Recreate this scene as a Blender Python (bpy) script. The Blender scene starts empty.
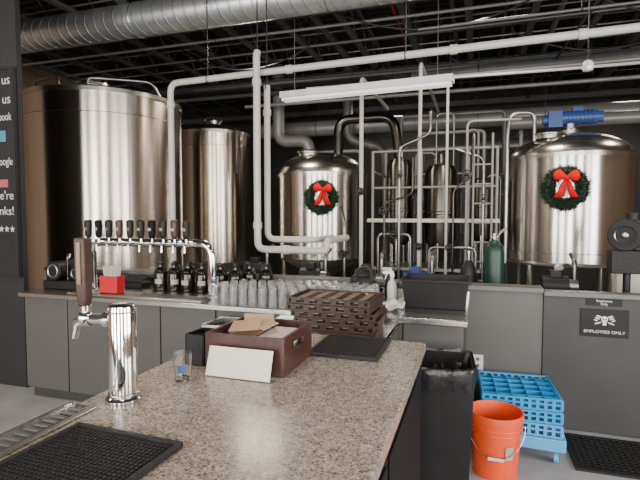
import bpy, bmesh, math, random
from mathutils import Vector, Matrix
random.seed(7)
R = math.radians
COL = bpy.context.scene.collection

# ---------------------------------------------------------------- materials
def nt(name):
    m = bpy.data.materials.new(name); m.use_nodes = True
    t = m.node_tree; p = t.nodes['Principled BSDF']
    return m, t, p
def mk(name, col, rough=.5, metal=0., var=.12, scale=14, bump=0., stretch=(1,1,1), **kw):
    m, t, p = nt(name)
    tc = t.nodes.new('ShaderNodeTexCoord'); mp = t.nodes.new('ShaderNodeMapping')
    mp.inputs['Scale'].default_value = stretch
    n = t.nodes.new('ShaderNodeTexNoise'); n.inputs['Scale'].default_value = scale; n.inputs['Detail'].default_value = 4
    t.links.new(tc.outputs['Object'], mp.inputs[0]); t.links.new(mp.outputs[0], n.inputs['Vector'])
    r = t.nodes.new('ShaderNodeValToRGB')
    r.color_ramp.elements[0].position = .3; r.color_ramp.elements[1].position = .7
    r.color_ramp.elements[0].color = [c*(1-var) for c in col]+[1]
    r.color_ramp.elements[1].color = [min(1, c*(1+var)) for c in col]+[1]
    t.links.new(n.outputs['Fac'], r.inputs[0]); t.links.new(r.outputs[0], p.inputs['Base Color'])
    p.inputs['Roughness'].default_value = rough; p.inputs['Metallic'].default_value = metal
    if bump:
        b = t.nodes.new('ShaderNodeBump'); b.inputs['Strength'].default_value = bump; b.inputs['Distance'].default_value = .01
        t.links.new(n.outputs['Fac'], b.inputs['Height']); t.links.new(b.outputs[0], p.inputs['Normal'])
    for k, v in kw.items():
        p.inputs[k.replace('_', ' ')].default_value = v
    return m
def brushed(name, col, rough=.3, aniso=.85):
    m, t, p = nt(name)
    tc = t.nodes.new('ShaderNodeTexCoord'); mp = t.nodes.new('ShaderNodeMapping')
    mp.inputs['Scale'].default_value = (1, 1, 60)
    n = t.nodes.new('ShaderNodeTexNoise'); n.inputs['Scale'].default_value = 3; n.inputs['Detail'].default_value = 5
    t.links.new(tc.outputs['Object'], mp.inputs[0]); t.links.new(mp.outputs[0], n.inputs['Vector'])
    mr = t.nodes.new('ShaderNodeMapRange')
    mr.inputs['To Min'].default_value = rough*.93; mr.inputs['To Max'].default_value = rough*1.1
    t.links.new(n.outputs['Fac'], mr.inputs['Value']); t.links.new(mr.outputs[0], p.inputs['Roughness'])
    p.inputs['Base Color'].default_value = (*col, 1); p.inputs['Metallic'].default_value = 1
    p.inputs['Anisotropic'].default_value = aniso; p.inputs['Anisotropic Rotation'].default_value = .25
    tg = t.nodes.new('ShaderNodeTangent'); tg.direction_type = 'RADIAL'; tg.axis = 'Z'
    t.links.new(tg.outputs[0], p.inputs['Tangent'])
    return m
def granite():
    m, t, p = nt('granite')
    tc = t.nodes.new('ShaderNodeTexCoord')
    v = t.nodes.new('ShaderNodeTexVoronoi'); v.inputs['Scale'].default_value = 240
    n = t.nodes.new('ShaderNodeTexNoise'); n.inputs['Scale'].default_value = 46; n.inputs['Detail'].default_value = 7
    n.inputs['Roughness'].default_value = .8
    for q in (v, n): t.links.new(tc.outputs['Object'], q.inputs['Vector'])
    sep = t.nodes.new('ShaderNodeSeparateColor'); t.links.new(v.outputs['Color'], sep.inputs[0])
    r1 = t.nodes.new('ShaderNodeValToRGB'); e = r1.color_ramp
    e.interpolation = 'CONSTANT'
    e.elements[0].color = (.12, .105, .09, 1); e.elements[1].position = .10; e.elements[1].color = (.24, .205, .17, 1)
    for pos, c in ((.28, (.34, .295, .245)), (.55, (.41, .36, .30)), (.85, (.51, .455, .39))):
        x = e.elements.new(pos); x.color = (*c, 1)
    t.links.new(sep.outputs[0], r1.inputs[0])
    r2 = t.nodes.new('ShaderNodeValToRGB')
    r2.color_ramp.elements[0].position = .38; r2.color_ramp.elements[0].color = (.5, .48, .46, 1)
    r2.color_ramp.elements[1].position = .58; r2.color_ramp.elements[1].color = (1, 1, 1, 1)
    t.links.new(n.outputs['Fac'], r2.inputs[0])
    mx = t.nodes.new('ShaderNodeMix'); mx.data_type = 'RGBA'; mx.blend_type = 'MULTIPLY'
    mx.inputs[0].default_value = .85
    t.links.new(r1.outputs[0], mx.inputs[6]); t.links.new(r2.outputs[0], mx.inputs[7])
    t.links.new(mx.outputs[2], p.inputs['Base Color'])
    p.inputs['Roughness'].default_value = .2
    return m
def deckmat():
    m, t, p = nt('roof_deck')
    tc = t.nodes.new('ShaderNodeTexCoord'); w = t.nodes.new('ShaderNodeTexWave'); w.inputs['Scale'].default_value = 2.2
    w.bands_direction = 'Y'
    t.links.new(tc.outputs['Object'], w.inputs['Vector'])
    b = t.nodes.new('ShaderNodeBump'); b.inputs['Strength'].default_value = 1; b.inputs['Distance'].default_value = .05
    t.links.new(w.outputs['Fac'], b.inputs['Height']); t.links.new(b.outputs[0], p.inputs['Normal'])
    p.inputs['Base Color'].default_value = (.012, .011, .011, 1); p.inputs['Roughness'].default_value = .7
    return m
def spiral():
    m, t, p = nt('galvanised_spiral')
    tc = t.nodes.new('ShaderNodeTexCoord'); w = t.nodes.new('ShaderNodeTexWave'); w.inputs['Scale'].default_value = 2.6
    mp = t.nodes.new('ShaderNodeMapping'); mp.inputs['Rotation'].default_value = (0, 0, .35)
    t.links.new(tc.outputs['Object'], mp.inputs[0]); t.links.new(mp.outputs[0], w.inputs['Vector'])
    r = t.nodes.new('ShaderNodeValToRGB'); r.color_ramp.elements[0].position = .9; r.color_ramp.elements[1].position = .97
    r.color_ramp.elements[0].color = (0, 0, 0, 1)
    t.links.new(w.outputs['Fac'], r.inputs[0])
    b = t.nodes.new('ShaderNodeBump'); b.inputs['Strength'].default_value = 1; b.inputs['Distance'].default_value = .02
    t.links.new(r.outputs[0], b.inputs['Height']); t.links.new(b.outputs[0], p.inputs['Normal'])
    p.inputs['Base Color'].default_value = (.60, .62, .64, 1); p.inputs['Roughness'].default_value = .36; p.inputs['Metallic'].default_value = .9
    return m
STEEL = brushed('brushed_stainless', (.72, .68, .63), .25)
STEELW = brushed('brushed_stainless_warm', (.68, .61, .53), .25)
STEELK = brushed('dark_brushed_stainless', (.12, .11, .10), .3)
STEELP = mk('polished_stainless', (.58, .56, .53), .24, 1, .05, 6)
STEELM = mk('mid_stainless', (.28, .275, .27), .32, 1, .1, 6)
STEELD = mk('dull_stainless', (.40, .39, .38), .32, 1, .1, 8)
TOPST = mk('worktop_stainless', (.6, .59, .57), .26, 1, .08, 10)
CHROME = mk('chrome', (.85, .85, .86), .07, 1, .02)
GRANITE = granite()
FLOORM = mk('concrete_floor', (.36, .36, .365), .45, 0, .18, 3, .05)
DECK = deckmat()
DUCT = spiral()
WALLG = mk('grey_wall_paint', (.10, .096, .09), .55, 0, .06, 4)
WALLD = mk('dark_wall_paint', (.042, .041, .040), .6, 0, .1, 4)
WALLC = mk('column_paint', (.018, .018, .02), .6, 0, .1, 4)
WALLB = mk('brewery_back_wall', (.028, .027, .026), .6, 0, .2, 2)
WALLW = mk('warm_room_wall', (.21, .145, .10), .7, 0, .2, 2)
CABG = mk('grey_cabinet_paint', (.082, .079, .075), .5, 0, .06, 5)
CABD = mk('dark_cabinet_paint', (.045, .044, .042), .5, 0, .1, 5)
CAP = mk('grey_wall_cap', (.13, .125, .12), .4, 0, .06, 5)
BLACK = mk('black_plastic', (.010, .010, .011), .5, 0, .2, 8, Specular_IOR_Level=.3)
BLKBASE = mk('black_bar_base', (.006, .006, .007), .6, 0, .1, 8, Specular_IOR_Level=.15)
RUBBER = mk('black_rubber', (.008, .008, .009), .6, 0, .3, 60, .4)
BLKMET = mk('black_painted_steel', (.012, .012, .014), .5, 0, .2, 8)
JOIST = mk('joist_dark_grey_steel', (.05, .049, .05), .5, 0, .2, 8)
BAG = mk('black_bag_film', (.01, .01, .011), .3, 0, .2, 30, .4)
WHITEP = mk('white_pipe_jacket', (.50, .485, .455), .4, 0, .06, 5)
FRAMEP = mk('off_white_frame_paint', (.23, .22, .205), .4, 0, .1, 5)
CREAM = mk('cream_paint', (.55, .52, .46), .45, 0, .06, 5)
GREYP = mk('grey_pipe', (.13, .13, .13), .45, .3, .1, 5)
GREYL = mk('light_grey_pipe', (.26, .255, .245), .4, .3, .1, 5)
COPP = mk('dark_vent_metal', (.06, .055, .05), .25, 1, .1, 5)
REDP = mk('red_sprinkler_paint', (.30, .015, .015), .5)
WOODD = mk('dark_brown_wood', (.04, .019, .013), .45, 0, .4, 6, .1, (1, 1, 8))
WOODR = mk('dark_stained_box_wood', (.052, .020, .014), .4, 0, .3, 6, .1, (8, 1, 1))
WOODM = mk('walnut_wood', (.055, .03, .02), .5, 0, .4, 8, .1, (8, 1, 1))
WOODL = mk('light_tan_wood', (.22, .14, .08), .5, 0, .25, 8, .1, (8, 1, 1))
KRAFT = mk('kraft_paper', (.42, .27, .17), .8, 0, .12, 12)
PAPER = mk('cream_card', (.68, .64, .58), .7, 0, .04, 8)
ORANGE = mk('orange_red_plastic', (.82, .09, .022), .35, 0, .05, 5)
BLUE = mk('blue_rack_plastic', (.02, .28, .60), .4, 0, .08, 5)
BLUEL = mk('light_blue_plastic', (.08, .37, .66), .4, 0, .08, 5)
NAVY = mk('navy_motor_paint', (.02, .05, .20), .35, 0, .1, 5)
REDC = mk('red_plastic', (.50, .01, .02), .4, 0, .08, 5)
BOWR = mk('red_ribbon', (.62, .004, .008), .7, 0, .2, 30, Specular_IOR_Level=.15)
LEAF = mk('pine_needles', (.010, .034, .016), .6, 0, .7, 40)
GREENC = mk('green_gas_cylinder', (.006, .036, .024), .4, 0, .1, 5)
CHALK = mk('chalkboard', (.010, .011, .013), .6, 0, .3, 5)
CHW = mk('chalk_white', (.5, .5, .5), .9, 0, .1, 40)
CHB = mk('chalk_blue', (.05, .22, .27), .9, 0, .1, 40)
CHR = mk('chalk_pink', (.34, .09, .10), .9, 0, .1, 40)
WHITE = mk('white_plastic', (.68, .68, .67), .4, 0, .03, 5)
CLOTH = mk('white_cloth', (.6, .59, .56), .9, 0, .1, 20, .3)
LABW = mk('white_label', (.36, .345, .31), .6, 0, .1, 50)
LABB = mk('blue_print', (.03, .08, .25), .5, 0, .3, 50)
TUBE = mk('lamp_diffuser', (.8, .8, .78), .4, 0, .02, 5, Emission_Color=(1, .95, .85, 1), Emission_Strength=.5)
GLASS = mk('clear_glass', (.97, .98, .98), .03, 0, .01, 5, Transmission_Weight=1.0, IOR=1.45)
PINTG = mk('bright_clear_glass', (.95, .96, .96), .05, 0, .01, 5, Transmission_Weight=.88, IOR=1.25, Specular_IOR_Level=.9)
AMBER = mk('dark_brown_glass', (.010, .007, .005), .14, 0, .2, 5)
YEL = mk('gold_tap_finish', (.4, .25, .08), .4, .5, .2, 20)
LED = mk('blue_indicator', (.1, .3, 1), .4, 0, .02, 5, Emission_Color=(.2, .5, 1, 1), Emission_Strength=5.)

# ---------------------------------------------------------------- mesh builder
def fillet(pts, rad, n=6):
    pts = [Vector(p) for p in pts]
    if rad <= 0 or len(pts) < 3: return pts
    out = [pts[0]]
    for i in range(1, len(pts)-1):
        a, b, c = pts[i-1], pts[i], pts[i+1]
        ra = min(rad, (a-b).length*.49, (c-b).length*.49)
        p0 = b+(a-b).normalized()*ra; p2 = b+(c-b).normalized()*ra
        for k in range(n+1):
            u = k/n; out.append(p0*(1-u)**2+b*2*u*(1-u)+p2*u*u)
    out.append(pts[-1]); return out
class B:
    def __init__(s): s.bm = bmesh.new()
    def box(s, c, size, rot=None):
        m = Matrix.Translation(c)
        if rot: m = m @ Matrix.Rotation(rot[2], 4, 'Z') @ Matrix.Rotation(rot[1], 4, 'Y') @ Matrix.Rotation(rot[0], 4, 'X')
        m = m @ Matrix.Diagonal((*size, 1))
        bmesh.ops.create_cube(s.bm, size=1, matrix=m); return s
    def bx(s, x0, x1, y0, y1, z0, z1):
        return s.box(((x0+x1)/2, (y0+y1)/2, (z0+z1)/2), (x1-x0, y1-y0, z1-z0))
    def ring(s, c, u, v, r, seg):
        return [s.bm.verts.new(c+u*math.cos(2*math.pi*k/seg)*r+v*math.sin(2*math.pi*k/seg)*r) for k in range(seg)]
    def bridge(s, a, b):
        n = len(a)
        for k in range(n): s.bm.faces.new((a[k], a[(k+1) % n], b[(k+1) % n], b[k]))
    def tube(s, pts, r, seg=12, fil=0, caps=True):
        pts = fillet(pts, fil)
        q = [pts[0]]
        for p in pts[1:]:
            if (p-q[-1]).length > 1e-5: q.append(p)
        pts = q
        d = (pts[1]-pts[0]).normalized()
        u = d.orthogonal().normalized(); prev = None; n = len(pts)
        for i, p in enumerate(pts):
            if i == 0: t = d
            elif i == n-1: t = (pts[i]-pts[i-1]).normalized()
            else: t = ((pts[i]-pts[i-1]).normalized()+(pts[i+1]-pts[i]).normalized()).normalized()
            u = (u-t*u.dot(t)).normalized(); v = t.cross(u)
            rr = r[i] if isinstance(r, (list, tuple)) else r
            cur = s.ring(p, u, v, rr, seg)
            if prev: s.bridge(prev, cur)
            elif caps: s.bm.faces.new(cur[::-1])
            prev = cur
        if caps: s.bm.faces.new(prev)
        return s
    def cyl(s, a, b, r, r2=None, seg=20):
        return s.tube([Vector(a), Vector(b)], [r, r if r2 is None else r2], seg)
    def lathe(s, prof, seg=32, o=(0, 0, 0), mat=None, close=False):
        o = Vector(o); rings = []; M = mat or Matrix.Identity(3)
        for (r, z) in prof:
            if r < 1e-6: rings.append([s.bm.verts.new(o+M @ Vector((0, 0, z)))])
            else: rings.append([s.bm.verts.new(o+M @ Vector((r*math.cos(2*math.pi*k/seg), r*math.sin(2*math.pi*k/seg), z))) for k in range(seg)])
        pr = list(zip(rings, rings[1:]))
        if close: pr.append((rings[-1], rings[0]))
        for a, b in pr:
            for k in range(seg):
                if len(a) == 1 and len(b) == 1: continue
                if len(a) == 1: s.bm.faces.new((a[0], b[(k+1) % seg], b[k]))
                elif len(b) == 1: s.bm.faces.new((a[k], a[(k+1) % seg], b[0]))
                else: s.bm.faces.new((a[k], a[(k+1) % seg], b[(k+1) % seg], b[k]))
        return s
    def ball(s, c, r, sc=(1, 1, 1), rot=None, seg=14):
        m = Matrix.Translation(c)
        if rot: m = m @ Matrix.Rotation(rot[2], 4, 'Z') @ Matrix.Rotation(rot[1], 4, 'Y') @ Matrix.Rotation(rot[0], 4, 'X')
        bmesh.ops.create_uvsphere(s.bm, u_segments=seg, v_segments=max(6, seg//2+2), radius=r, matrix=m @ Matrix.Diagonal((*sc, 1))); return s
    def torus(s, c, RR, r, axis='Z', seg=32, rs=8):
        c = Vector(c); rings = []
        for k in range(seg):
            a = 2*math.pi*k/seg; L = []
            for j in range(rs):
                b = 2*math.pi*j/rs; x = (RR+r*math.cos(b))*math.cos(a); y = (RR+r*math.cos(b))*math.sin(a); z = r*math.sin(b)
                p = {'Z': (x, y, z), 'Y': (x, z, y), 'X': (z, x, y)}[axis]; L.append(s.bm.verts.new(c+Vector(p)))
            rings.append(L)
        for k in range(seg): s.bridge(rings[k], rings[(k+1) % seg])
        return s
    def tri(s, a, b, c): s.bm.faces.new([s.bm.verts.new(p) for p in (a, b, c)])
    def obj(s, name, parent=None, mat=None, label=None, bevel=0, loc=(0, 0, 0), rot=None, smooth=True):
        bmesh.ops.recalc_face_normals(s.bm, faces=s.bm.faces[:])
        me = bpy.data.meshes.new(name); s.bm.to_mesh(me); s.bm.free()
        if smooth:
            for p in me.polygons: p.use_smooth = True
            me.set_sharp_from_angle(angle=R(38))
        o = bpy.data.objects.new(name, me); COL.objects.link(o)
        if mat: me.materials.append(mat)
        o.location = loc
        if rot: o.rotation_euler = rot
        if parent: o.parent = parent
        if label: o['label'] = label
        if bevel:
            bv = o.modifiers.new('bevel', 'BEVEL'); bv.width = bevel; bv.segments = 2; bv.limit_method = 'ANGLE'
        return o
def thing(name, label, cat, loc=(0, 0, 0), rotz=0, group=None, rot=None):
    e = bpy.data.objects.new(name, None); e.empty_display_size = .05; COL.objects.link(e)
    e.location = loc; e.rotation_euler = rot or (0, 0, rotz)
    e['label'] = label; e['category'] = cat
    if group: e['group'] = group
    return e
def tag(o, label, cat, group=None):
    o['label'] = label; o['category'] = cat
    if group: o['group'] = group
    return o
def struct(o): o['kind'] = 'structure'; return o
def dup(src, loc, rotz=None, rot=None):
    n = src.copy(); COL.objects.link(n); n.location = loc
    if rotz is not None: n.rotation_euler = (0, 0, rotz)
    if rot is not None: n.rotation_euler = rot
    for c in src.children:
        k = c.copy(); k.parent = n; COL.objects.link(k)
        for g in c.children:
            h = g.copy(); h.parent = k; COL.objects.link(h)
    return n
def text(s, parent, loc, size, mat, align='CENTER', rot=(R(90), 0, 0), name='lettering', bold=0, sx=1):
    cu = bpy.data.curves.new('t', 'FONT'); cu.body = s; cu.size = size; cu.align_x = align; cu.extrude = .0008; cu.offset = bold
    t = bpy.data.objects.new('t', cu); COL.objects.link(t)
    bpy.context.view_layer.update()
    me = bpy.data.meshes.new_from_object(t.evaluated_get(bpy.context.evaluated_depsgraph_get()))
    bpy.data.objects.remove(t)
    o = bpy.data.objects.new(name, me); COL.objects.link(o); me.materials.clear(); me.materials.append(mat)
    o.location = loc; o.rotation_euler = rot; o.parent = parent; o.scale = (sx, 1, 1)
    return o

# ---------------------------------------------------------------- room
X0, X1, Y0, Y1, ZC = -7.6, 4.6, -4.0, 11.0, 4.35
struct(B().bx(X0, X1, Y0, Y1, -.1, 0).obj('floor', None, FLOORM))
struct(B().bx(X0, X1, Y0, Y1, ZC, ZC+.1).obj('ceiling', None, DECK))
struct(B().bx(X0, X1, Y1, Y1+.15, 0, ZC).obj('wall_north', None, WALLB))
struct(B().bx(X0-.15, X0, Y0, Y1, 0, ZC).obj('wall_west', None, WALLW))
wins = [(-5.9, -4.5), (-3.2, -1.8), (-.6, .8), (2.2, 3.6)]
b = B(); b.bx(X0, X1, Y0-.15, Y0, 0, .5).bx(X0, X1, Y0-.15, Y0, 3.3, ZC)
xs = [X0]+[v for w in wins for v in w]+[X1]
for i in range(0, len(xs), 2): b.bx(xs[i], xs[i+1], Y0-.15, Y0, .5, 3.3)
struct(b.obj('wall_south', None, WALLW, smooth=False))
ewins = [(-2.6, -.6), (.4, 2.4)]
b = B(); b.bx(X1, X1+.15, Y0, Y1, 0, .8).bx(X1, X1+.15, Y0, Y1, 3.0, ZC)
ys = [Y0]+[v for w in ewins for v in w]+[Y1]
for i in range(0, len(ys), 2): b.bx(X1, X1+.15, ys[i], ys[i+1], .8, 3.0)
struct(b.obj('wall_east', None, WALLW, smooth=False))
k = 1
for a, c in wins:
    b = B(); y = Y0-.08
    b.bx(a, a+.06, y-.04, y+.04, .5, 3.3).bx(c-.06, c, y-.04, y+.04, .5, 3.3).bx(a, c, y-.04, y+.04, .5, .56).bx(a, c, y-.04, y+.04, 3.24, 3.3)
    struct(b.obj('window_%d' % k, None, BLKMET, smooth=False)); k += 1
for a, c in ewins:
    b = B(); x = X1+.08
    b.bx(x-.04, x+.04, a, a+.06, .8, 3.0).bx(x-.04, x+.04, c-.06, c, .8, 3.0).bx(x-.04, x+.04, a, c, .8, .86).bx(x-.04, x+.04, a, c, 2.94, 3.0)
    struct(b.obj('window_%d' % k, None, BLKMET, smooth=False)); k += 1
struct(B().bx(-5.4, -3.935, 3.32, 3.37, 0, ZC).obj('wall_column', None, WALLC))
T = thing('chalkboard_sign', 'tall black chalkboard with white hand lettering fixed to a dark wall', 'sign', (-4.35, 3.3, 1.05))
B().bx(-.36, .39, -.015, .015, 0, 1.85).obj('board', T, CHALK)
B().bx(.39, .41, -.022, .015, -.02, 1.87).bx(-.38, -.36, -.022, .015, -.02, 1.87).bx(-.36, .39, -.022, .015, -.02, 0).bx(-.36, .39, -.022, .015, 1.85, 1.87).obj('frame', T, BLKMET, smooth=False)
for s, z, sz, m, q in (('connect with us', 2.77, .12, CHW, 1), ('like us', 2.60, .12, CHW, 1), ('facebook', 2.45, .10, CHW, .72), ('google', 2.05, .10, CHW, .72),
                 ("we're", 1.74, .11, CHW, 1), ('drinks!', 1.60, .11, CHW, 1)):
    text(s, T, (.375, -.0165, z-1.05), sz, m, 'RIGHT', sx=q)
for i in range(4):
    b = B(); cx, cz, rr = .345-i*.066, .42, .033
    v = [b.bm.verts.new((cx+(rr if k % 2 == 0 else rr*.42)*math.sin(k*math.pi/5), -.0165, cz+(rr if k % 2 == 0 else rr*.42)*math.cos(k*math.pi/5))) for k in range(10)]
    b.bm.faces.new(v); b.obj('chalk_star', T, CHW, smooth=False)
B().bx(.19, .30, -.018, -.015, 1.21, 1.31).obj('teal_chalk_icon', T, CHB)
B().bx(.20, .31, -.018, -.015, .80, .87).obj('pink_chalk_icon', T, CHR)

struct(B().bx(-4.3, .485, 3.9, 4.02, 0, 1.02).obj('wall_partition', None, WALLG))
struct(B().bx(-4.3, .485, 3.87, 4.05, 1.02, 1.055).obj('trim_1', None, CAP, bevel=.004))
struct(B().bx(.488, 1.55, 3.89, 3.96, .01, 1.0).obj('door_1', None, WALLD, bevel=.004))
struct(B().bx(.488, 1.56, 3.87, 3.99, 1.0, 1.035).obj('trim_2', None, CAP, bevel=.004))
struct(B().bx(1.57, X1, 3.9, 4.02, 0, 1.04).obj('wall_partition_end', None, WALLG))
struct(B().bx(-.04, .485, 3.885, 3.9, 0, .09).obj('baseboard_north', None, BLACK))
T = thing('wall_outlet', 'white electrical outlet on the grey partition', 'outlet', (.03, 3.9, .39))
B().bx(-.04, .04, -.006, 0, 0, .12).obj('cover_plate', T, WHITE, bevel=.002)
for z in (.035, .085): B().bx(-.012, .012, -.0075, -.005, z-.012, z+.012).obj('socket', T, GREYP)
T = thing('employees_only_sign', 'black sign with white emblem reading EMPLOYEES ONLY on the gate', 'sign', (.89, 3.89, .72))
B().bx(-.155, .155, -.008, 0, 0, .20).obj('plate', T, BLACK, bevel=.002)
text('EMPLOYEES ONLY', T, (0, -.010, .028), .029, WHITE, sx=1.12)
b = B()
b.ball((0, -.0095, .128), .022, (1, .1, 1.1)); b.box((0, -.0095, .10), (.022, .003, .03))
for sx in (-1, 1):
    for j in range(3): b.ball((sx*(.036+j*.010), -.0095, .148-j*.014), .020-j*.003, (1, .1, .34), (0, sx*-.35, 0))
    b.box((sx*.042, -.0095, .100), (.040, .003, .008), (0, sx*.35, 0))
b.obj('emblem', T, WHITE)
b = B()
for sx in (-1, 1): b.ball((sx*.008, -.0122, .130), .005, (1, .12, 1.2))
b.obj('emblem_cutout', T, BLACK)
T = thing('small_door_sign', 'small black strip sign with white lettering above a larger sign', 'sign', (.885, 3.89, .945))
B().bx(-.115, .115, -.006, 0, 0, .05).obj('plate', T, BLACK)
text('Employees', T, (0, -.008, .029), .024, WHITE)
text('Only', T, (0, -.008, .006), .024, WHITE)

# ---------------------------------------------------------------- camera
cam = bpy.data.cameras.new('camera'); co = bpy.data.objects.new('camera', cam); COL.objects.link(co)
cam.lens = 27; cam.sensor_width = 36; co.location = (0, 0, 1.6); co.rotation_euler = (R(87), 0, R(18)); cam.clip_start = .05
bpy.context.scene.camera = co

# ---------------------------------------------------------------- granite bar
T = thing('front_bar', 'bar counter with speckled beige granite top and black base', 'bar counter', (0, 0, 0))
B().bx(-1.06, -.19, -.6, 2.01, 1.03, 1.07).obj('granite_top', T, GRANITE, bevel=.006)
B().bx(-1.02, -.205, -.5, 1.99, 0, 1.03).obj('base_cabinet', T, BLKBASE)
for y in (-.1, .55, 1.2): B().bx(-.205, -.199, y, y+.6, .1, .98).obj('side_panel', T, BLKBASE, bevel=.003)
T = thing('bar_drip_tray', 'narrow stainless drip tray with slotted grate on granite bar', 'drip tray', (-1.015, .75, 1.071))
B().bx(-.04, .04, -.42, .28, 0, .008).obj('tray', T, TOPST, bevel=.002)
b = B()
for i in range(26): b.bx(-.024, .024, -.405+i*.026, -.395+i*.026, .008, .010)
b.obj('grate', T, GREYP, smooth=False)
for a in (-.04, .033): B().bx(a, a+.007, -.42, .28, .008, .015).obj('rim', T, TOPST)
def barmat(loc, sx, sy, rz, label):
    T = thing('bar_mat', label, 'bar mat', loc, rz)
    B().bx(0, sx, 0, sy, 0, .006).obj('mat_base', T, RUBBER, bevel=.002)
    b = B()
    b.bx(0, sx, 0, .01, .006, .013).bx(0, sx, sy-.01, sy, .006, .013).bx(0, .01, .01, sy-.01, .006, .013).bx(sx-.01, sx, .01, sy-.01, .006, .013)
    n = int((sx-.03)/.012); m = int((sy-.03)/.012)
    for i in range(n):
        for j in range(m): b.box((.02+i*.012, .02+j*.012, .0075), (.006, .006, .003))
    b.obj('nub_field', T, RUBBER, smooth=False)
barmat((-.955, .38, 1.071), .31, .55, R(-2), 'black rubber bar mat with raised rim on granite beside drip tray')
barmat((-.60, 1.68, 1.071), .27, .30, 0, 'black rubber bar mat on granite behind a wooden box')

T = thing('beer_tap_column', 'polished chrome draft beer column with single faucet and wooden handle', 'beer tap', (-.956, 1.115, 1.0715))
b = B(); b.lathe([(0, 0), (.05, 0), (.05, .006), (.044, .012), (.039, .014), (.039, .262), (.037, .27), (.03, .275), (0, .277)], 40); b.obj('column', T, CHROME)
for z, rr in ((.255, .0395), (.02, .0405)): B().torus((0, 0, z), rr, .002).obj('trim_ring', T, STEELP)
b = B(); b.cyl((-.035, 0, .228), (-.10, -.01, .228), .014).cyl((-.04, 0, .228), (-.058, -.003, .228), .022)
b.ball((-.120, -.012, .23), .023).tube([(-.105, -.01, .225), (-.142, -.016, .215), (-.152, -.018, .17)], [.017, .016, .011], 14)
b.cyl((-.12, -.012, .24), (-.12, -.012, .262), .011).cyl((-.12, -.012, .252), (-.12, -.012, .266), .017); b.obj('faucet', T, CHROME)
b = B(); b.tube([(-.12, -.012, .264), (-.12, -.012, .285), (-.121, -.012, .38), (-.122, -.012, .462)], [.016, .022, .025, .025], 4); b.obj('tap_handle', T, WOODD, bevel=.004)
B().box((-.121, -.0315, .39), (.013, .002, .12), (.0, 0, 0)).obj('handle_plaque', T, WOODL)

def glassprof(h, rb, rt, w=.002, base=.008):
    return [(0, 0), (rb, 0), (rt, h), (rt-w, h), (rb-w, base), (0, base)]
T = thing('tasting_glass', 'small clear tumbler with dark blue print standing on granite', 'glass', (-.885, 1.305, 1.071))
B().lathe(glassprof(.09, .025, .031), 28).obj('glass_body', T, GLASS)
b = B()
for k in range(6):
    a = -1.0+k*.16-.6; a2 = a+.16
    q = [b.bm.verts.new((r*math.cos(x), r*math.sin(x), z)) for x, r, z in ((a, .0284, .03), (a2, .0284, .03), (a2, .0296, .055), (a, .0296, .055))]
    b.bm.faces.new(q)
b.obj('printed_logo', T, LABB)
T = thing('wooden_box', 'reddish dark brown wooden box holding kraft napkins on granite bar', 'box', (-.73, 1.56, 1.071), R(0))
w, d, h, t = .145, .14, .128, .012
b = B(); b.bx(-w, w, -d, -d+t, 0, h).bx(-w, w, d-t, d, 0, h).bx(-w, -w+t, -d+t, d-t, 0, h).bx(-w+t, w-t, -d+t, d-t, 0, .01)
b.bx(w-t, w, -d+t, d-t, 0, .07).bx(w-t, w, -d+t, d-t, .095, h).bx(w-t, w, -d+t, -.045, .07, .095).bx(w-t, w, .045, d-t, .07, .095)
b.obj('box_body', T, WOODR, bevel=.002)
def sheets(name, n, loc, sx, sy, th, mat, jit):
    T = B()
    for i in range(n):
        T.box((random.uniform(-jit, jit), random.uniform(-jit, jit), th*(i+.5)), (sx, sy, th*.98), (0, 0, random.uniform(-jit*6, jit*6)))
    return T.obj(name, None, mat, loc=loc, smooth=False)
tag(sheets('napkin_stack', 10, (-.785, 1.56, 1.083), .10, .2, .0095, KRAFT, .004), 'stack of brown kraft napkins inside a wooden box', 'napkins')
tag(sheets('napkin_stack', 10, (-.665, 1.58, 1.083), .10, .16, .0095, PAPER, .003), 'stack of cream napkins inside a wooden box', 'napkins')
b = B()
for i, (dx, dy, rx, ry, rz) in enumerate(((0, 0, .25, -.1, .2), (.04, .03, .12, .1, -.3), (.02, .07, .3, .05, .5))):
    b.box((dx, dy, .022+i*.004), (.11, .08, .003), (rx, ry, rz))
tag(b.obj('loose_napkin', None, KRAFT, loc=(-.775, 1.53, 1.185), smooth=False), 'loose kraft napkins lying over the stack', 'napkins')
T = thing('folded_card', 'blank cream card leaning on the front of a wooden box', 'card', (-.725, 1.363, 1.0725), R(0))
B().box((0, .016, .046), (.23, .0025, .096), (R(-19), 0, 0)).obj('card_front', T, PAPER)
T = thing('straw_caddy', 'black plastic bar caddy beside a wooden box', 'caddy', (-.93, 1.5, 1.071), R(-4))
b = B(); b.bx(-.04, .04, -.055, .055, 0, .008).bx(-.04, -.034, -.055, .055, 0, .11).bx(.034, .04, -.055, .055, 0, .11).bx(-.034, .034, -.055, -.049, 0, .11).bx(-.034, .034, .049, .055, 0, .11).bx(-.034, .034, -.003, .003, 0, .10)
b.obj('caddy_body', T, BLACK, bevel=.003)
b = B()
for i in range(9): b.cyl((-.02+i*.005, -.02+.01*(i % 3), .009), (-.024+i*.006, -.022+.01*(i % 3), .095), .0028, seg=8)
b.obj('straws', T, BLKMET)

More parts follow.
